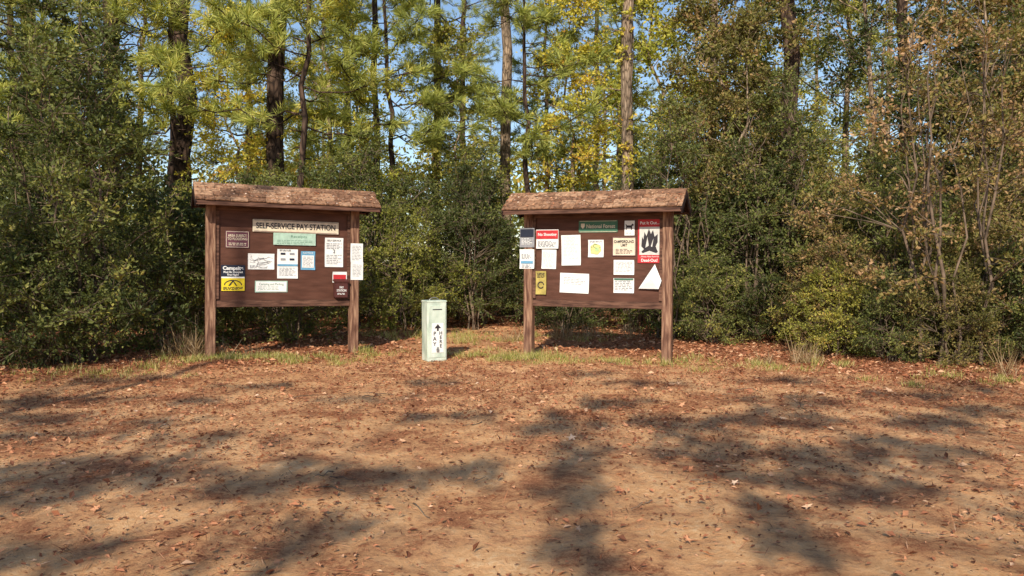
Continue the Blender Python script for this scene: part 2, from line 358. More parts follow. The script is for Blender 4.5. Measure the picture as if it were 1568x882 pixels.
def put(me, name, x, y, s=1, mat=None, rot=None, sz=None, lean=(0, 0), bark=None):
    o = bpy.data.objects.new(name, me); COL.objects.link(o)
    o.location = (x, y, float(gh(x, y))-.02); o.scale = (s, s, sz or s)
    o.rotation_euler = (lean[0], lean[1], random.uniform(0, 6.28) if rot is None else rot)
    for i, mt in ((0, bark), (1, mat)):
        if mt: o.material_slots[i].link = 'OBJECT'; o.material_slots[i].material = mt
    return o
for (x, y, s, i, bk, ln) in [(-10.2, 20, .95, 0, M_bark, (0, 0)), (-8.3, 19.8, 1.15, 1, M_bark, (0, .01)), (-5.4, 18, 1.0, 0, M_bark, (0, .0)), (-4.1, 24, .5, 1, M_bark, (0, 0)),
                       (-.1, 21.5, .75, 2, M_bark2, (0, -.02)), (2.5, 16.4, .62, 2, M_bark2, (0, -.02)), (5.6, 16.0, .85, 1, M_bark, (0, .01)), (6.1, 24, .6, 2, M_bark2, (0, 0)),
                       (9.8, 19.5, .7, 2, M_bark, (0, .02)), (-13.5, 22, 1, 2, M_bark, (0, 0)), (13.5, 21, .9, 0, M_bark, (0, 0)), (-2.9, 30, .8, 0, M_bark, (0, 0))]:
    put(BIG[i], 'pine_tree', x, y, s, None, None, 1.0, ln, bk)
for (x, y, i, s) in [(-4.6, 16.8, 2, 1), (-7.6, 17.6, 2, 1.05), (-2.7, 18.5, 2, .95), (-11.2, 15.8, 2, .9), (.4, 18.6, 2, .9), (1.0, 23, 0, .9), (-9, 27, 1, 1), (4, 30, 1, 1), (-14, 28, 1, 1.1)]:
    put(PN[i], 'young_pine_tree', x, y, s)
for (x, y, i, mt, s) in [(-9.5, 17, 2, M_green, 1), (-13, 17, 0, M_olive, .85), (-6.2, 18.4, 2, M_yellow, .85), (-3.4, 19.5, 2, M_yellow, .95), (-1.4, 19.5, 2, M_olive, .9), (1.6, 19.4, 2, M_yellow, .95), (3.6, 18, 2, M_yellow, 1.1),
                       (4.7, 16.2, 2, M_brown, 1), (7.6, 16.5, 0, M_green, .95), (8.8, 15, 2, M_brown, 1), (10.8, 16, 1, M_brown, .9), (12.5, 18, 3, M_olive, .9), (6.6, 20, 2, M_olive, 1.1), (-5.6, 25, 3, M_yellow, .85),
                       (9.2, 22, 1, M_olive, 1), (-11.5, 24, 3, M_yellow, .9), (7.2, 28, 1, M_yellow, 1), (14.5, 24, 1, M_brown, 1.1), (4.1, 15.0, 2, M_brown, .75)]:
    put(TR[i], 'broadleaf_tree', x, y, s, mt)
rv_ = np.random.default_rng(77); g = Geo(); zt = rv_.uniform(.5, 9, 46)
g.tube(np.stack([.13*np.cos(np.linspace(0, 9, 24)), .13*np.sin(np.linspace(0, 9, 24))-.02, np.linspace(0, 9, 24)], 1), [.012]*24, 4, 0)
spray(g, np.stack([rv_.normal(size=46)*.1, rv_.normal(size=46)*.1-.08, zt], 1), 5, 6, .16, .08, .06, 1, rv_)
vo = bpy.data.objects.new('climbing_vine', g.mesh('climbing_vine', [M_twig, M_yellow])); COL.objects.link(vo); vo.location = (2.5, 16.4, 0); vo.rotation_euler = (0, -.02, 0)
# shrubs
sh = []
for x in np.arange(-13, 14, 1.75):
    e = float(edge_y(x)); y = max(e+2.0, 8.6) if abs(x) > 2.6 else 16.6
    if 2.6 < abs(x) < 5.0: y = max(y, 14.1)
    sh.append((x+random.uniform(-.4, .4), y+random.uniform(-.3, .5), 0))
for x in np.arange(-14, 15, 1.7): sh.append((x+random.uniform(-.5, .5), 17.6-.02*x*x+random.uniform(-.5, .5), 1))
for x in np.arange(-17, 18, 2.3): sh.append((x+random.uniform(-.6, .6), 21+random.uniform(-.8, .8), 2))
for (x, y, row) in sh:
    if x > 3.0:
        if row == 0 and x < 12:
            put(random.choice(THIN), 'understory_sapling', x, y+.3, random.uniform(.75, .98), random.choice([M_brown, M_brown, M_green]))
            put(SH[3], 'evergreen_shrub', x+.8, y+1.2, random.uniform(.7, 1.0), random.choice([M_brown, M_green]))
        else: put(random.choice(THIN+SH[:2]), 'understory_sapling', x, y, random.uniform(.9, 1.15), random.choice([M_brown, M_brown, M_green, M_olive]))
    else:
        mt = random.choice([M_green, M_green, M_green, M_olive]) if row < 2 else random.choice([M_olive, M_green, M_yellow])
        s = random.uniform(.8, 1.1) if x < -2.6 else random.uniform(.7, .95)
        put(random.choice(SH[:3]), 'evergreen_shrub', x, y, s, mt)
for (x, y, s, mt, i) in [(-6.3, 11.0, .8, M_green, 3), (-5.6, 12.9, 1.0, M_green, 3), (6.6, 11.6, .6, M_brown, 3), (4.6, 14.6, .9, M_green, 0), (6.0, 14.0, .9, M_brown, 1), (7.2, 14.8, 1, M_green, 0), (8.4, 13.4, .9, M_brown, 1), (9.8, 14.4, 1, M_green, 0), (3.2, 15.6, .85, M_green, 1), (5.2, 17.8, 1, M_green, 1), (7.0, 18.6, 1, M_brown, 0), (9.2, 17.2, 1.1, M_green, 1), (11.5, 18.5, 1.1, M_green, 0), (11, 14, .9, M_brown, 1), (5.3, 12.7, .7, M_brown, 3),
                         (5.6, 11.5, .5, M_green, 3), (5.0, 12.2, .55, M_olive, 3), (6.2, 11.0, .5, M_brown, 3), (7.4, 11.0, .7, M_green, 3), (3.6, 13.9, .6, M_green, 3), (6.3, 12.6, .8, M_green, 1), (-13.5, 20, 1.3, M_green, 2)]:
    put(SH[i], 'evergreen_shrub', x, y, s, mt)
rs2 = random.Random(5)
for i in range(32):
    y = rs2.uniform(28, 52); x = rs2.uniform(-.72, .72)*y
    if rs2.random() < .45: put(rs2.choice(BIG+PN[:2]), 'pine_tree', x, y, rs2.uniform(.7, 1.05), None, bark=rs2.choice([M_bark, M_bark2]))
    else: put(rs2.choice(TR), 'broadleaf_tree', x, y, rs2.uniform(.8, 1.15), rs2.choice([M_olive, M_yellow, M_yellow, M_olive]))
put(PN[1], 'young_pine_tree', -13.2, 21.5, 1.0); put(PN[0], 'young_pine_tree', -12.0, 18.2, .95); put(PN[1], 'young_pine_tree', -16.5, 26, 1.1)
g = Geo(); rsn = np.random.default_rng(9)
n = 520; y = rsn.uniform(25, 58, n); x = rsn.uniform(-1, 1, n)*(y*.85+6); zz = rsn.uniform(0, 1, n)**1.5*(2.5+y*.10)
C = np.stack([x, y, zz], 1)
P = np.repeat(C, 130, 0)+rsn.normal(size=(n*130, 3))*np.array([1.4, 1.4, .8]); P[:, 2] = np.abs(P[:, 2])
k = len(P); sc = rsn.uniform(.7, 1.4, k)
g.leaves(P, rsn.normal(size=(k, 3)), rsn.normal(size=(k, 3))+np.array([0, 0, .6]), .24*sc, .15*sc, 0, .5*np.repeat(rsn.uniform(size=n), 130)+.5*rsn.uniform(size=k))
COL.objects.link(bpy.data.objects.new('distant_forest', g.mesh('distant_forest', [M_olive], ())))

# ------------------------------------------------------------------ trees behind the photographer (they shade the clearing)
SUN_EL = math.radians(32); SUN_AZ = math.radians(12)
TS = np.array([-math.sin(SUN_AZ)*math.cos(SUN_EL), -math.cos(SUN_AZ)*math.cos(SUN_EL), math.sin(SUN_EL)])
trunks = {0: (-8.5, -8, 15), 1: (-4.2, -9, 8.6), 2: (3.2, -9, 14), 3: (7.5, -7, 15)}
# boughs: the patch of ground each one shades  x, y, half-width, half-depth, bough height, tree, cover
boughs = [
 (-3.0, 5.6, .9, .5, 8, 1, 2.2), (-1.8, 5.35, .9, .45, 7.6, 1, 2.2), (-.6, 5.4, .6, .4, 8, 1, 2), (-3.3, 5.0, .6, .35, 8, 1, 2), (-2.5, 4.0, .4, .3, 7, 1, 2), (-1.05, 4.2, .3, .22, 7, 1, 1.2), (-2.6, 6.5, .8, .13, 8, 1, 1.3),
 (.36, 4.0, .15, .5, 7, 2, 2), (.42, 4.9, .18, .6, 7.3, 2, 2), (.45, 5.9, .25, .6, 7.8, 2, 2), (.5, 7.1, .4, .6, 8, 2, 1.8), (-.6, 7.5, .5, .25, 8, 2, 1.2), (.9, 8.3, .6, .3, 8.5, 2, 1.4),
 (1.5, 4.3, .28, .6, 7, 2, 2), (2.2, 5.3, .7, .45, 7.8, 2, 2.2), (1.8, 6.1, .7, .6, 8, 2, 2.2), (3.0, 6.2, .6, .5, 8.4, 3, 2.2), (1.6, 7.1, .6, .5, 8, 2, 1.9), (2.6, 7.4, .6, .45, 8.5, 2, 2), (3.8, 7.2, .6, .4, 8.5, 3, 1.8),
 (4.8, 7.6, .5, .4, 8.5, 3, 1.2), (3.0, 8.4, .6, .3, 9, 3, 1.6), (4.4, 8.7, .6, .3, 9, 3, 1.4), (3.4, 9.8, .6, .25, 9, 3, 1.3), (5.2, 9.2, .5, .4, 9, 3, 1.3), (1.7, 9.6, .5, .2, 9, 3, 1),
 (-3.9, 6.75, .7, .14, 8.5, 0, 2), (-4.6, 7.4, .7, .24, 9, 0, 2.2), (-3.3, 7.2, .5, .09, 8.5, 0, 1.6), (-5.4, 8.3, .6, .3, 9, 0, 2), (-4.4, 8.5, .6, .15, 9, 0, 1.6), (-3.4, 8.3, .5, .1, 9, 0, 1.5), (-3.2, 9.3, .5, .15, 9, 0, 1.3), (-1.6, 8.5, .6, .13, 8.6, 1, 1), (-.9, 9.6, .4, .15, 9, 1, 1), (-5, 9.8, .6, .3, 9, 0, 1.2), (.9, 10.3, .4, .15, 9.5, 2, 1)]
forest_blobs = [ # points on the forest wall kept in shade: x, y, z, radius, bough height, tree
 (-6.5, 12, 1, .8, 11, 0), (-7.3, 12, 2.3, .7, 12, 0), (-8.5, 12.5, 1, .8, 11, 0), (-6.1, 12.5, 2.6, .4, 12, 0), (-8.8, 13, 3, .6, 12, 0), (-5.4, 13.5, .7, .5, 11, 0), (-9.8, 13, 2, .8, 12, 0), (-3.75, 11.9, 2.58, .11, 12, 0),
 (5.2, 13, .9, .5, 11, 3), (6.3, 12.8, 1.4, .4, 12, 3), (4.4, 13.4, .6, .4, 10, 3), (7.4, 12.5, .8, .5, 11, 3)]
geos = {i: Geo() for i in trunks}; Ttop = {}
rsb = np.random.default_rng(21)
for i, (x, y, H) in trunks.items():
    P = wig(np.array([x, y, -.3]), np.array([x+.3, y+.2, H]), 10, .06, rsb); Ttop[i] = P
    geos[i].tube(P, np.linspace(.2, .05, 10), 10, 0)
def bough(gg, gx, gy, gz, sx, sy, h, ti, cover, zsp=.9):
    c = np.array([gx, gy, gz])+TS*((h-gz)/TS[2])
    P = Ttop[ti]; H = trunks[ti][2]; zz = min(max(h-2.0, 2), H-1); s = P[int(round((zz+.3)/(H+.3)*9))]
    B = wig(s, c, 8, .06, rsb, sag=.3); gg.tube(B, np.linspace(.028, .008, 8), 5, 0)
    n = int(cover*math.pi*sx*sy*11)+4
    q = rsb.normal(size=(n, 2)); q = q/np.linalg.norm(q, axis=1, keepdims=True)*rsb.uniform(0, 1, (n, 1))**.5*rsb.uniform(.8, 1.12, (n, 1))
    hh = h+rsb.uniform(-zsp, zsp, n)
    C = np.stack([gx+q[:, 0]*sx, gy+q[:, 1]*sy, np.full(n, gz)], 1)+TS[None]*((hh-gz)/TS[2])[:, None]
    nodes = list(B[-3:])
    for cc in C:
        nd = np.array(nodes); j = np.linalg.norm(nd-cc, axis=1).argmin(); a = nd[j]
        gg.tube(wig(a, cc, 4, .02, rsb), [.007, .006, .005, .003], 3, 0); nodes += [cc, (a+cc)/2]
    spray(gg, C, 5, 7, .17, .085, .05, 1, rsb, tw=.006)
for (gx, gy, sx, sy, h, ti, cv) in boughs: bough(geos[ti], gx, gy, 0, sx, sy, h, ti, cv)
for (gx, gy, gz, r, h, ti) in forest_blobs: bough(geos[ti], gx, gy, gz, r, r, h, ti, 1.7 if gx < 0 else 1.0, .3)
for i in trunks:
    COL.objects.link(bpy.data.objects.new('oak_tree', geos[i].mesh('oak_tree_%d' % i, [M_bark, M_olive])))

# ------------------------------------------------------------------ built objects
W_post = surf_mat('stained_post_wood', (.10, .045, .03), (.22, .115, .075), scale=5, stretch=(6, 6, .7), rough=.75, bump=.35, c3=(.37, .22, .14))
W_panel = surf_mat('dark_brown_panel', (.08, .032, .02), (.12, .05, .033), scale=3, stretch=(1, 1, 5), rough=.6, bump=.15)
W_trim = surf_mat('brown_trim_wood', (.06, .028, .02), (.18, .09, .06), scale=5, stretch=(.8, 6, 6), rough=.75, bump=.35)
W_dark = surf_mat('dark_gable_wood', (.02, .012, .012), (.05, .028, .024), scale=5, stretch=(4, 1, 4), rough=.8)
SHG = [surf_mat('roof_shingle_%d' % i, tuple(.45*c for c in cc), cc, scale=22, rough=.95, bump=.6, c3=tuple(min(1, 1.3*c) for c in cc)) for i, cc in enumerate([(.33, .18, .105), (.42, .245, .15), (.24, .125, .075)])]
m_white = flat_mat('white_paper', (.82, .82, .80), .5, .04); m_cream = flat_mat('cream_sign', (.72, .62, .47), .6, .12)
m_ink = flat_mat('dark_ink', (.03, .025, .03)); m_grey = flat_mat('grey_print', (.28, .28, .3)); m_teal = flat_mat('pale_green_sign', (.40, .56, .46)); m_dgreen = flat_mat('forest_green_sign', (.06, .16, .10))
m_purple = flat_mat('maroon_sign', (.14, .05, .07)); m_yellow = flat_mat('yellow_sign', (.8, .62, .03)); m_navy = flat_mat('navy_print', (.015, .02, .04)); m_blue = flat_mat('blue_print', (.14, .34, .52))
m_red = flat_mat('red_sign', (.50, .03, .035)); m_pmap = flat_mat('map_green', (.45, .6, .3)); m_ltgreen = flat_mat('map_yellow', (.6, .60, .25)); m_maroonbox = flat_mat('dark_red_box', (.085, .026, .022))
m_mus = flat_mat('mustard_notice', (.42, .33, .09), .6, .2)
m_metal = surf_mat('painted_green_metal', (.40, .49, .41), (.58, .66, .56), scale=6, rough=.5, bump=.05, spec=.4, c3=(.70, .76, .67), stretch=(1, 1, .5)); m_steel = surf_mat('dull_steel', (.2, .2, .19), (.4, .4, .38), scale=20, rough=.45, metallic=.7)
m_nw = flat_mat('sun_bleached_paint', (.6, .58, .54))

def link(o, parent):
    COL.objects.link(o); o.parent = parent; return o
def box(name, size, loc, mat, parent, bev=.006, rot=(0, 0, 0)):
    bm = bmesh.new(); bmesh.ops.create_cube(bm, size=1); bmesh.ops.scale(bm, vec=size, verts=bm.verts)
    if bev: bmesh.ops.bevel(bm, geom=bm.edges[:], offset=bev, segments=2, affect='EDGES')
    me = bpy.data.meshes.new(name); bm.to_mesh(me); bm.free(); me.materials.append(mat)
    o = bpy.data.objects.new(name, me); o.location = loc; o.rotation_euler = rot; return link(o, parent)
def poly(name, pts, y, mat, parent, polys=None):
    me = bpy.data.meshes.new(name); me.from_pydata([(p[0], y, p[1]) for p in pts], [], polys or [tuple(range(len(pts)))]); me.materials.append(mat)
    return link(bpy.data.objects.new(name, me), parent)
def sheet(name, u, z, w, h, mat, parent, y, rot=0, curl=.004):
    n = 6; V = []; Fc = []; cr = [random.uniform(-1, 1)*curl*2 for _ in range(4)]; c, s = math.cos(rot), math.sin(rot)
    for j in range(n+1):
        for i in range(n+1):
            a = i/n-.5; b = j/n-.5; k = (2*abs(a))**4*(2*abs(b))**4
            q = (0 if a < 0 else 1)+(0 if b < 0 else 2); dy = -abs(cr[q])*k*2-curl*.3*math.sin(a*5+b*3+u*7)-curl*.3
            V.append((u+a*w*c-b*h*s, y+dy, z+a*w*s+b*h*c))
    for j in range(n):
        for i in range(n): k = j*(n+1)+i; Fc.append((k, k+1, k+n+2, k+n+1))
    me = bpy.data.meshes.new(name); me.from_pydata(V, [], Fc); me.materials.append(mat); me.polygons.foreach_set('use_smooth', [True]*len(Fc))
    return link(bpy.data.objects.new(name, me), parent)
def lines(name, u, z, w, h, n, parent, y, mat=None, fill=.45, rot=0, rag=.3, word=.04):
    V = []; Fc = []; c, s = math.cos(rot), math.sin(rot); lh = h/n
    for i in range(n):
        zc = h/2-(i+.5)*lh; x = -w/2; end = w/2*(1-random.uniform(0, rag)*2*(random.random() < .5))
        while x < end:
            ww = min(random.uniform(.4, 1.6)*word, end-x)
            if ww < .004: break
            b = len(V)
            for (a, d) in ((x, zc-lh*fill/2), (x+ww, zc-lh*fill/2), (x+ww, zc+lh*fill/2), (x, zc+lh*fill/2)): V.append((u+a*c-d*s, y, z+a*s+d*c))
            Fc.append((b, b+1, b+2, b+3)); x += ww+word*.3
    me = bpy.data.meshes.new(name); me.from_pydata(V, [], Fc); me.materials.append(mat or m_grey); return link(bpy.data.objects.new(name, me), parent)
def text(name, body, u, z, y, size, mat, parent, maxw=None, bold=0.0):
    cu = bpy.data.curves.new(name, 'FONT'); cu.body = body; cu.size = size; cu.align_x = 'CENTER'; cu.align_y = 'CENTER'; cu.offset = bold; cu.space_line = .95; cu.materials.append(mat)
    o = bpy.data.objects.new(name, cu); link(o, parent); o.location = (u, y, z); o.rotation_euler = (math.pi/2, 0, 0)
    bpy.context.view_layer.update()
    if maxw and o.dimensions.x > 0: o.scale = (maxw/o.dimensions.x,)+(1, 1)
    return o

def kiosk(cx, cy, rot, eave, rise, seed, tilt, rshift):
    E = bpy.data.objects.new('information_board', None); COL.objects.link(E); E.location = (cx, cy, 0); E.rotation_euler = (0, tilt, rot)
    hw = 1.075
    for s, nme in ((-1, 'post_1'), (1, 'post_2')):
        box(nme, (.14, .14, eave+.25), (s*hw, 0, (eave+.25)/2-.15), W_post, E, .01)
    pb, pt = .90, eave-.06
    box('panel', (2*hw-.145, .03, pt-pb), (0, 0, (pt+pb)/2), W_panel, E, .002)
    box('bottom_rail', (2*hw-.142, .075, .1), (0, -.004, pb-.048), W_trim, E, .006)
    box('top_rail', (2*hw-.142, .075, .10), (0, -.004, pt+.02), W_trim, E, .006)
    for s in (-1, 1): box('side_batten', (.045, .03, pt-pb-.04), (s*(hw-.095), -.0305, (pt+pb)/2), W_trim, E, .004)
    R = bpy.data.objects.new('roof', None); link(R, E); R.location = (rshift, 0, 0)
    RL = 1.36; run = .38; ang = math.atan2(rise, run); sl = math.hypot(rise, run)
    rnd = random.Random(seed)
    for s in (-1, 1):
        box('roof_deck', (2*RL-.04, sl, .03), (0, s*run/2, eave+rise/2), W_dark, R, .003, rot=(-s*ang, 0, 0))
        box('fascia', (2*RL-.03, .025, .06), (0, s*(run+.002), eave-.02), W_trim, R, .004)
        rows = 4; bm = bmesh.new()
        for r in range(rows):
            t = (r+.5)/rows; x = -RL+(-.1 if r % 2 else 0)
            while x < RL:
                w = rnd.uniform(.13, .26); a = max(x, -RL); b = min(x+w, RL); x += w
                if b-a < .02: continue
                exl = sl/rows*1.2; th = rnd.uniform(.014, .022); lift = .016+.009
                M = Matrix.Translation((0, s*run*t, eave+rise*(1-t))) @ Matrix.Rotation(-s*ang+s*.06, 4, 'X') @ Matrix.Translation(((a+b)/2, s*rnd.uniform(-.01, .012), lift+th/2))
                res = bmesh.ops.create_cube(bm, size=1, matrix=M @ Matrix.Diagonal((b-a-.007, exl, th, 1)))
                mi = rnd.randrange(3)
                for v in res['verts']:
                    for f in v.link_faces: f.material_index = mi
        me = bpy.data.meshes.new('shingles'); bm.to_mesh(me); bm.free()
        for mt in SHG: me.materials.append(mt)
        link(bpy.data.objects.new('shingles', me), R)
    x = -RL
    while x < RL-.1:
        mt = SHG[rnd.randrange(3)]
        for s in (-1, 1):
            box('ridge_cap', (.235, .12, .014), (min(x+.12, RL-.12), s*.05, eave+rise+.036-.05*rise/run*.9), mt, R, .002, rot=(-s*ang, .03, 0))
        x += .225
    for s in (-1, 1):
        X0 = s*(RL-.10); me = bpy.data.meshes.new('gable_board')
        V = []; 
        for dx in (-.012, .012): V += [(X0+dx, -run+.05, eave-.03), (X0+dx, run-.05, eave-.03), (X0+dx, 0, eave+rise-.03)]
        me.from_pydata(V, [], [(0, 1, 2), (5, 4, 3), (0, 3, 4, 1), (1, 4, 5, 2), (2, 5, 3, 0)]); me.materials.append(W_dark); link(bpy.data.objects.new('gable_board', me), R)
        for q in (-1, 1):
            box('rake_board', (.025, sl+.02, .085), (s*(RL-.012), q*run/2, eave+rise/2-.035), W_dark, R, .003, rot=(-q*ang, 0, 0))
    gg = Geo(); r_ = np.random.default_rng(seed); k = 230
    px = r_.uniform(-RL, RL, k); t = r_.uniform(0, 1, k)**.8
    P = np.stack([px, -run*t, eave+rise*(1-t)+.06], 1); A = r_.normal(size=(k, 3)); A[:, 2] = A[:, 1]*rise/run*.9
    Nn = np.tile(np.array([0, -.5, 1.]), (k, 1))+r_.normal(size=(k, 3))*.3; l = r_.uniform(.02, .09, k); w = np.where(l > .055, .006, l*.6)
    gg.leaves(P, A, Nn, l, w, 0, r_.uniform(.2, 1, k)); link(bpy.data.objects.new('roof_leaves', gg.mesh('roof_leaves', [M_litter], ())), R)
    return E

Y0 = -.018
# ---- left board
K = kiosk(-3.52, 12.07, math.radians(26), 2.34, .26, 1, .016, .04)
box('title_sign', (1.30, .025, .19), (.167, -.03, 2.03), m_cream, K, .004, rot=(0, .006, 0))
text('title_text', 'SELF-SERVICE PAY STATION', .167, 2.03, -.0445, .12, m_ink, K, 1.2, .003)
for dz in (-.083, .083): box('title_border', (1.26, .004, .007), (.167, -.0435, 2.03+dz), m_purple, K, 0, rot=(0, .006, 0))
box('flooding_sign', (.34, .012, .255), (-.70, -.024, 1.815), m_purple, K, .003)
for (a, b, w, h) in ((0, .115, .32, .006), (0, -.115, .32, .006), (.157, 0, .006, .22), (-.157, 0, .006, .22)): box('sign_border', (w, .003, h), (-.70+a, -.0315, 1.815+b), m_cream, K, 0)
text('flooding_text', 'AREA SUBJECT\nTO FLOODING', -.70, 1.845, -.033, .052, m_cream, K, .28, .001); lines('flooding_print', -.70, 1.745, .25, .05, 2, K, -.033, m_cream)
box('green_sign', (.64, .012, .185), (.14, -.036, 1.84), m_teal, K, .003); text('green_sign_text', 'Receipts', .2, 1.88, -.0435, .055, m_dgreen, K, .24); lines('green_print', .14, 1.795, .54, .07, 3, K, -.0435, m_dgreen, fill=.25)
sheet('map_sheet', -.355, 1.49, .385, .24, m_white, K, Y0-.005)
def scrib(u, z, w, h, n, y, mt, par, sd):
    r_ = random.Random(sd); gg = Geo()
    for i in range(n):
        p = np.array([u+r_.uniform(-.4, .4)*w, y, z+r_.uniform(-.35, .35)*h]); a = r_.uniform(0, 6.28); pts = [p]
        for k in range(5): a += r_.uniform(-.7, .7); q = pts[-1]+np.array([math.cos(a)*w*.1, 0, math.sin(a)*h*.12]); q[0] = min(max(q[0], u-w*.46), u+w*.46); q[2] = min(max(q[2], z-h*.44), z+h*.44); pts.append(q)
        gg.tube(np.array(pts), [.0025]*6, 3, 0)
    link(bpy.data.objects.new('map_lines', gg.mesh('map_lines', [mt])), par)
scrib(-.355, 1.49, .36, .22, 14, -.03, m_grey, K, 3); lines('map_key', -.47, 1.41, .1, .05, 4, K, -.031)
sheet('notice_sheet', .035, 1.46, .31, .45, m_white, K, Y0-.005)
for i, zc in enumerate((1.645, 1.56)):
    for j, uc in enumerate((-.035, .1)): box('pictogram', (.07, .003, .03), (uc, -.031, zc-.03), m_grey if (i+j) % 2 else m_navy, K, 0)
lines('notice_print', .035, 1.665, .24, .03, 2, K, -.031, m_ink); box('notice_bar', (.30, .003, .03), (.035, -.031, 1.44), m_blue, K, 0); lines('notice_print_2', .035, 1.34, .25, .13, 7, K, -.031, fill=.3)
sheet('blue_notice', .345, 1.515, .22, .29, m_blue, K, Y0-.005); box('blue_notice_inner', (.18, .003, .19), (.345, -.031, 1.50), m_white, K, 0); lines('blue_notice_print', .345, 1.5, .15, .16, 8, K, -.034); text('blue_notice_text', 'NOTICE', .345, 1.63, -.033, .035, m_white, K, .15)
sheet('rules_sheet', .75, 1.65, .29, .46, m_white, K, Y0-.005); text('rules_text', 'SELF SERVICE', .75, 1.835, -.031, .04, m_ink, K, .22); lines('rules_print', .75, 1.75, .24, .1, 4, K, -.031, m_grey, .4)
text('rules_number', '2', .75, 1.665, -.031, .08, m_ink, K); lines('rules_print_2', .75, 1.54, .24, .16, 6, K, -.031, fill=.3)
box('campsite_sign', (.34, .012, .39), (-.76, -.024, 1.235), m_navy, K, .003); box('campsite_sign_yellow', (.33, .004, .19), (-.76, -.0315, 1.14), m_yellow, K, 0); box('campsite_band', (.33, .004, .022), (-.76, -.032, 1.245), m_white, K, 0)
text('campsite_text', 'Campsite', -.76, 1.382, -.032, .075, m_white, K, .29, .003); text('campsite_text_2', 'Must Be Occupied\nFirst Night!', -.76, 1.305, -.032, .042, m_white, K, .27, .001)
poly('campsite_tent', [(-.83, 1.12), (-.76, 1.21), (-.70, 1.12), (-.72, 1.12), (-.76, 1.18), (-.80, 1.12)], -.036, m_ink, K); lines('campsite_print', -.76, 1.08, .28, .05, 3, K, -.036, m_ink, .6)
poly('campsite_arc', [(-.76+.13*math.cos(a), 1.13+.08*math.sin(a)) for a in np.linspace(0, math.pi, 10)]+[(-.76+.115*math.cos(a), 1.13+.065*math.sin(a)) for a in np.linspace(math.pi, 0, 10)], -.0355, m_ink, K)
sheet('camping_fee_sign', -.205, 1.11, .48, .175, m_teal, K, Y0-.005); box('camping_fee_inner', (.45, .003, .15), (-.205, -.031, 1.11), m_white, K, 0, rot=(0, .01, 0)); text('camping_fee_text', 'Camping and Parking', -.205, 1.145, -.034, .05, m_dgreen, K, .36); lines('camping_fee_print', -.22, 1.085, .36, .06, 3, K, -.034, m_dgreen, fill=.25)
sheet('small_notice', .87, 1.26, .28, .17, m_white, K, Y0-.005); box('small_notice_red', (.2, .003, .07), (.84, -.031, 1.265), m_red, K, 0)
box('envelope_box', (.215, .11, .25), (.85, -.075, 1.06), m_maroonbox, K, .012); box('envelope_box_lid', (.235, .13, .03), (.85, -.08, 1.20), m_maroonbox, K, .008, rot=(.25, 0, 0)); text('envelope_box_text', 'PAY\nSTATION', .85, 1.075, -.132, .05, m_white, K, .15, .001); lines('envelope_box_print', .85, 1.0, .13, .03, 2, K, -.1315, m_white)
sheet('post_notice', 1.10, 1.65, .20, .3, m_white, K, -.078); lines('post_notice_print', 1.10, 1.65, .15, .24, 10, K, -.0875, fill=.22); sheet('post_notice_2', 1.105, 1.36, .20, .28, m_white, K, -.078, curl=.006); lines('post_notice_print_2', 1.105, 1.37, .15, .2, 9, K, -.0885, fill=.22)

# ---- right board
K = kiosk(1.263, 11.8, math.radians(-22), 2.25, .26, 2, .004, -.02)
sheet('post_notice', -1.085, 1.86, .24, .3, m_grey, K, -.078); box('post_notice_photo', (.22, .003, .12), (-1.085, -.0885, 1.93), m_navy, K, 0); lines('post_notice_print', -1.085, 1.80, .18, .1, 5, K, -.0885, m_white)
sheet('post_notice_2', -1.085, 1.53, .24, .3, m_white, K, -.078); lines('post_notice_print_2', -1.085, 1.57, .18, .08, 4, K, -.0885, m_grey); box('post_notice_bar', (.2, .003, .04), (-1.085, -.088, 1.48), m_blue, K, 0); lines('post_notice_print_3', -1.085, 1.42, .18, .06, 3, K, -.0885)
Q = -.047
sheet('no_shooting_sheet', -.765, 1.835, .36, .29, m_white, K, Q-.002); box('no_shooting_band', (.35, .003, .13), (-.765, Q-.012, 1.905), m_red, K, 0); text('no_shooting_text', 'No Shooting', -.765, 1.905, Q-.0145, .06, m_white, K, .3, .001); lines('no_shooting_print', -.765, 1.76, .3, .1, 5, K, Q-.0125)
Q = Y0-.005
sheet('white_sheet', -.745, 1.53, .235, .3, m_white, K, Q, rot=-.02); lines('white_sheet_print', -.745, 1.53, .19, .24, 13, K, Q-.009, fill=.18)
sheet('white_sheet_2', -.39, 1.665, .305, .46, m_white, K, Q, rot=.02); lines('white_sheet_print_2', -.39, 1.7, .24, .34, 16, K, Q-.009, fill=.15)
box('forest_sign', (.60, .014, .18), (.03, -.024, 2.02), m_dgreen, K, .004); text('forest_sign_text', 'National Forest', .07, 2.02, -.0325, .08, m_cream, K, .44, .001); poly('forest_sign_shield', [(-.235, 2.065), (-.175, 2.065), (-.175, 2.02), (-.205, 1.985), (-.235, 2.02)], -.033, m_cream, K)
for dz in (-.08, .08): box('forest_sign_border', (.57, .003, .006), (.03, -.0322, 2.02+dz), m_cream, K, 0)
sheet('trail_map_sheet', .0, 1.69, .24, .26, m_white, K, Q); poly('trail_map', [(-.08, 1.62), (.03, 1.6), (.085, 1.66), (.07, 1.74), (-.02, 1.77), (-.085, 1.72)], Q-.01, m_ltgreen, K); poly('trail_map_lake', [(-.02, 1.66), (.04, 1.64), (.05, 1.7), (0, 1.715)], Q-.0125, m_pmap, K); scrib(0, 1.69, .16, .14, 5, Q-.014, m_dgreen, K, 8); lines('trail_map_text', 0, 1.795, .18, .03, 2, K, Q-.0105)
box('dog_sign', (.15, .01, .22), (.51, -.024, 1.99), m_white, K, .003)
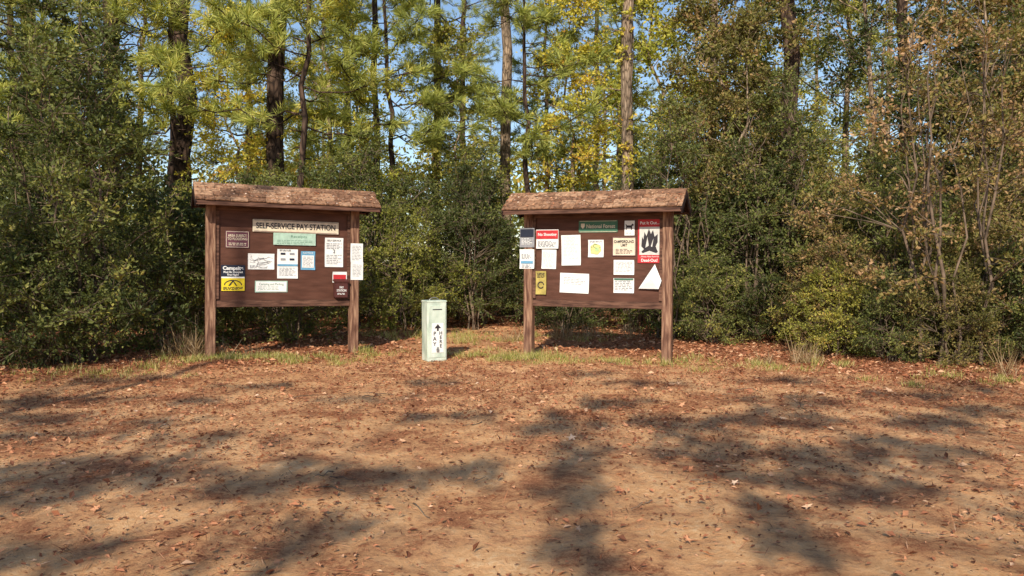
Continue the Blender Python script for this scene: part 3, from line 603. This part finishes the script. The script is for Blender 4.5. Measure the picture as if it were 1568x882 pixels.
poly('dog_pictogram', [(.455, 1.96), (.465, 1.96), (.47, 1.995), (.53, 1.995), (.535, 1.96), (.545, 1.96), (.55, 2.02), (.575, 2.03), (.57, 2.045), (.55, 2.055), (.535, 2.03), (.475, 2.03), (.455, 2.05), (.45, 2.045), (.46, 2.02)], -.0305, m_ink, K); lines('dog_print', .51, 1.915, .1, .025, 2, K, -.0305)
sheet('campground_sign', .43, 1.72, .35, .28, m_cream, K, Q); text('campground_text', 'CAMPGROUND\nLIMIT', .43, 1.765, Q-.011, .055, m_ink, K, .3, .001); lines('campground_print', .43, 1.65, .25, .08, 4, K, Q-.0105, m_purple, fill=.3)
for (a, b, w, h) in ((0, .135, .35, .008), (0, -.135, .35, .008), (.17, 0, .008, .28), (-.17, 0, .008, .28)): box('campground_border', (w, .003, h), (.43+a, Q-.0105, 1.72+b), m_purple, K, 0)
box('fire_safety_poster', (.35, .01, .64), (.81, -.024, 1.795), m_red, K, .003); box('fire_safety_picture', (.30, .003, .41), (.81, -.0305, 1.80), m_nw, K, 0)
text('poster_text', 'Put It Out...', .81, 2.06, -.033, .06, m_white, K, .28, .001); text('poster_text_2', '...Please Make Sure It\'s', .81, 1.57, -.033, .03, m_white, K, .28); text('poster_text_3', 'Dead-Out!', .81, 1.515, -.033, .06, m_white, K, .24, .001)
pts = [(.69, 1.72), (.70, 1.86), (.72, 1.82), (.735, 1.93), (.765, 1.87), (.80, 1.98), (.83, 1.90), (.86, 1.96), (.885, 1.86), (.93, 1.90), (.93, 1.78), (.90, 1.72), (.935, 1.64), (.91, 1.62), (.81, 1.655), (.71, 1.62), (.69, 1.64), (.73, 1.68)]
poly('poster_campfire', pts, -.0335, m_ink, K, [tuple(range(len(pts)))]); poly('poster_highlight', [(.75, 1.70), (.78, 1.86), (.80, 1.73)], -.035, m_nw, K); poly('poster_highlight_2', [(.83, 1.72), (.87, 1.84), (.85, 1.71)], -.035, m_nw, K)
sheet('fee_sheet', .43, 1.41, .31, .22, m_white, K, Q); lines('fee_sheet_print', .43, 1.42, .25, .16, 8, K, Q-.009, fill=.25)
sheet('fee_sheet_2', .43, 1.14, .31, .22, m_white, K, Q); lines('fee_sheet_print_2', .43, 1.15, .26, .17, 7, K, Q-.009); box('fee_sheet_header', (.29, .003, .025), (.43, Q-.01, 1.235), m_dgreen, K, 0)
sheet('big_white_sheet', -.335, 1.165, .46, .30, m_white, K, Q, rot=-.03); lines('big_sheet_print', -.335, 1.2, .34, .12, 5, K, Q-.009, rot=-.03, fill=.2)
sheet('yellow_notice', -.865, 1.165, .17, .36, m_mus, K, Q-.026); lines('yellow_notice_print', -.865, 1.28, .12, .08, 4, K, Q-.036, m_ink); poly('yellow_notice_ring', [(-.865+.055*math.cos(a), 1.13+.055*math.sin(a)) for a in np.linspace(0, 5.8, 14)]+[(-.865+.04*math.cos(a), 1.13+.04*math.sin(a)) for a in np.linspace(5.8, 0, 14)], Q-.037, m_ink, K)
me = bpy.data.meshes.new('loose_sheet'); me.from_pydata([(.66, -.06, 1.10), (1.0, -.075, 1.22), (.895, -.05, 1.46), (.86, -.12, 1.24), (.96, -.085, 1.10)], [], [(0, 3, 2), (3, 1, 2), (0, 4, 3), (4, 1, 3)]); me.materials.append(m_white); link(bpy.data.objects.new('loose_sheet', me), K)

# ---- pay box
E = bpy.data.objects.new('fee_deposit_box', None); COL.objects.link(E); E.location = (-1.19, 11.95, 0); E.rotation_euler = (0, 0, math.radians(26))
bm = bmesh.new(); w, d, hh = .31, .26, .91
bmesh.ops.create_cube(bm, size=1, matrix=Matrix.Translation((0, 0, hh/2-.02)) @ Matrix.Diagonal((w, d, hh, 1))); bmesh.ops.bevel(bm, geom=bm.edges[:], offset=.012, segments=3, affect='EDGES')
me = bpy.data.meshes.new('body'); bm.to_mesh(me); bm.free(); me.materials.append(m_metal); link(bpy.data.objects.new('body', me), E)
box('cap', (w+.012, d+.012, .03), (0, 0, hh-.02), m_metal, E, .008); box('door_panel', (w-.04, .012, hh-.12), (0, -d/2-.003, hh/2-.02), m_metal, E, .004)
box('slot', (.15, .006, .014), (0, -d/2-.012, hh-.14), m_ink, E, .002); box('label', (.19, .004, .45), (.005, -d/2-.013, .34), m_white, E, .001)
gh_ = Geo(); aa = np.linspace(0, math.pi, 9); gh_.tube(np.stack([.075*np.cos(aa), 0*aa, hh-.005+.04*np.sin(aa)], 1), [.007]*9, 6, 0); link(bpy.data.objects.new('handle', gh_.mesh('handle', [m_steel])), E)
yl = -d/2-.0165
poly('arrow', [(.005, .55), (.06, .485), (.02, .485), (.02, .445), (-.01, .445), (-.01, .485), (-.05, .485)], yl, m_ink, E)
for i, ch in enumerate('PAY'): text('letter', ch, -.045, .405-i*.08, yl, .08, m_ink, E, bold=.002)
for i, ch in enumerate('HERE'): text('letter', ch, .052, .41-i*.065, yl, .072, m_ink, E, bold=.002)
box('padlock', (.04, .02, .05), (.0, -d/2-.026, .155), m_steel, E, .006)
gh_ = Geo(); gh_.tube(np.stack([.014*np.cos(aa), 0*aa-d/2-.026, .18+.022*np.sin(aa)], 1), [.004]*9, 6, 0); link(bpy.data.objects.new('padlock_shackle', gh_.mesh('shackle', [m_steel])), E)

# ------------------------------------------------------------------ light, sky, camera
w = bpy.data.worlds.new('World'); scene.world = w; w.use_nodes = True; nt = w.node_tree
bg = nt.nodes['Background']; sk = nt.nodes.new('ShaderNodeTexSky'); sk.sky_type = 'NISHITA'; sk.sun_disc = False
sk.sun_elevation = SUN_EL; sk.sun_rotation = math.pi+SUN_AZ; sk.dust_density = .3; sk.air_density = 1.0; sk.ozone_density = 1.8
nt.links.new(sk.outputs[0], bg.inputs[0]); bg.inputs[1].default_value = .15
sl = bpy.data.lights.new('sun', 'SUN'); sl.energy = 5; sl.angle = math.radians(.5); sl.color = (1, .91, .75)
so = bpy.data.objects.new('sun', sl); COL.objects.link(so); so.rotation_euler = Vector(TS).to_track_quat('Z', 'Y').to_euler(); so.location = (-5, -20, 15)
cam = bpy.data.cameras.new('camera'); cam.lens = 27.55; cam.sensor_width = 36; cam.clip_end = 1500; cam.clip_start = .05
co = bpy.data.objects.new('camera', cam); COL.objects.link(co); co.location = (0, 0, 1.5); co.rotation_euler = (math.radians(90-1.96), 0, 0)
scene.camera = co
scene.view_settings.view_transform = 'Standard'; scene.view_settings.look = 'None'; scene.view_settings.exposure = 0
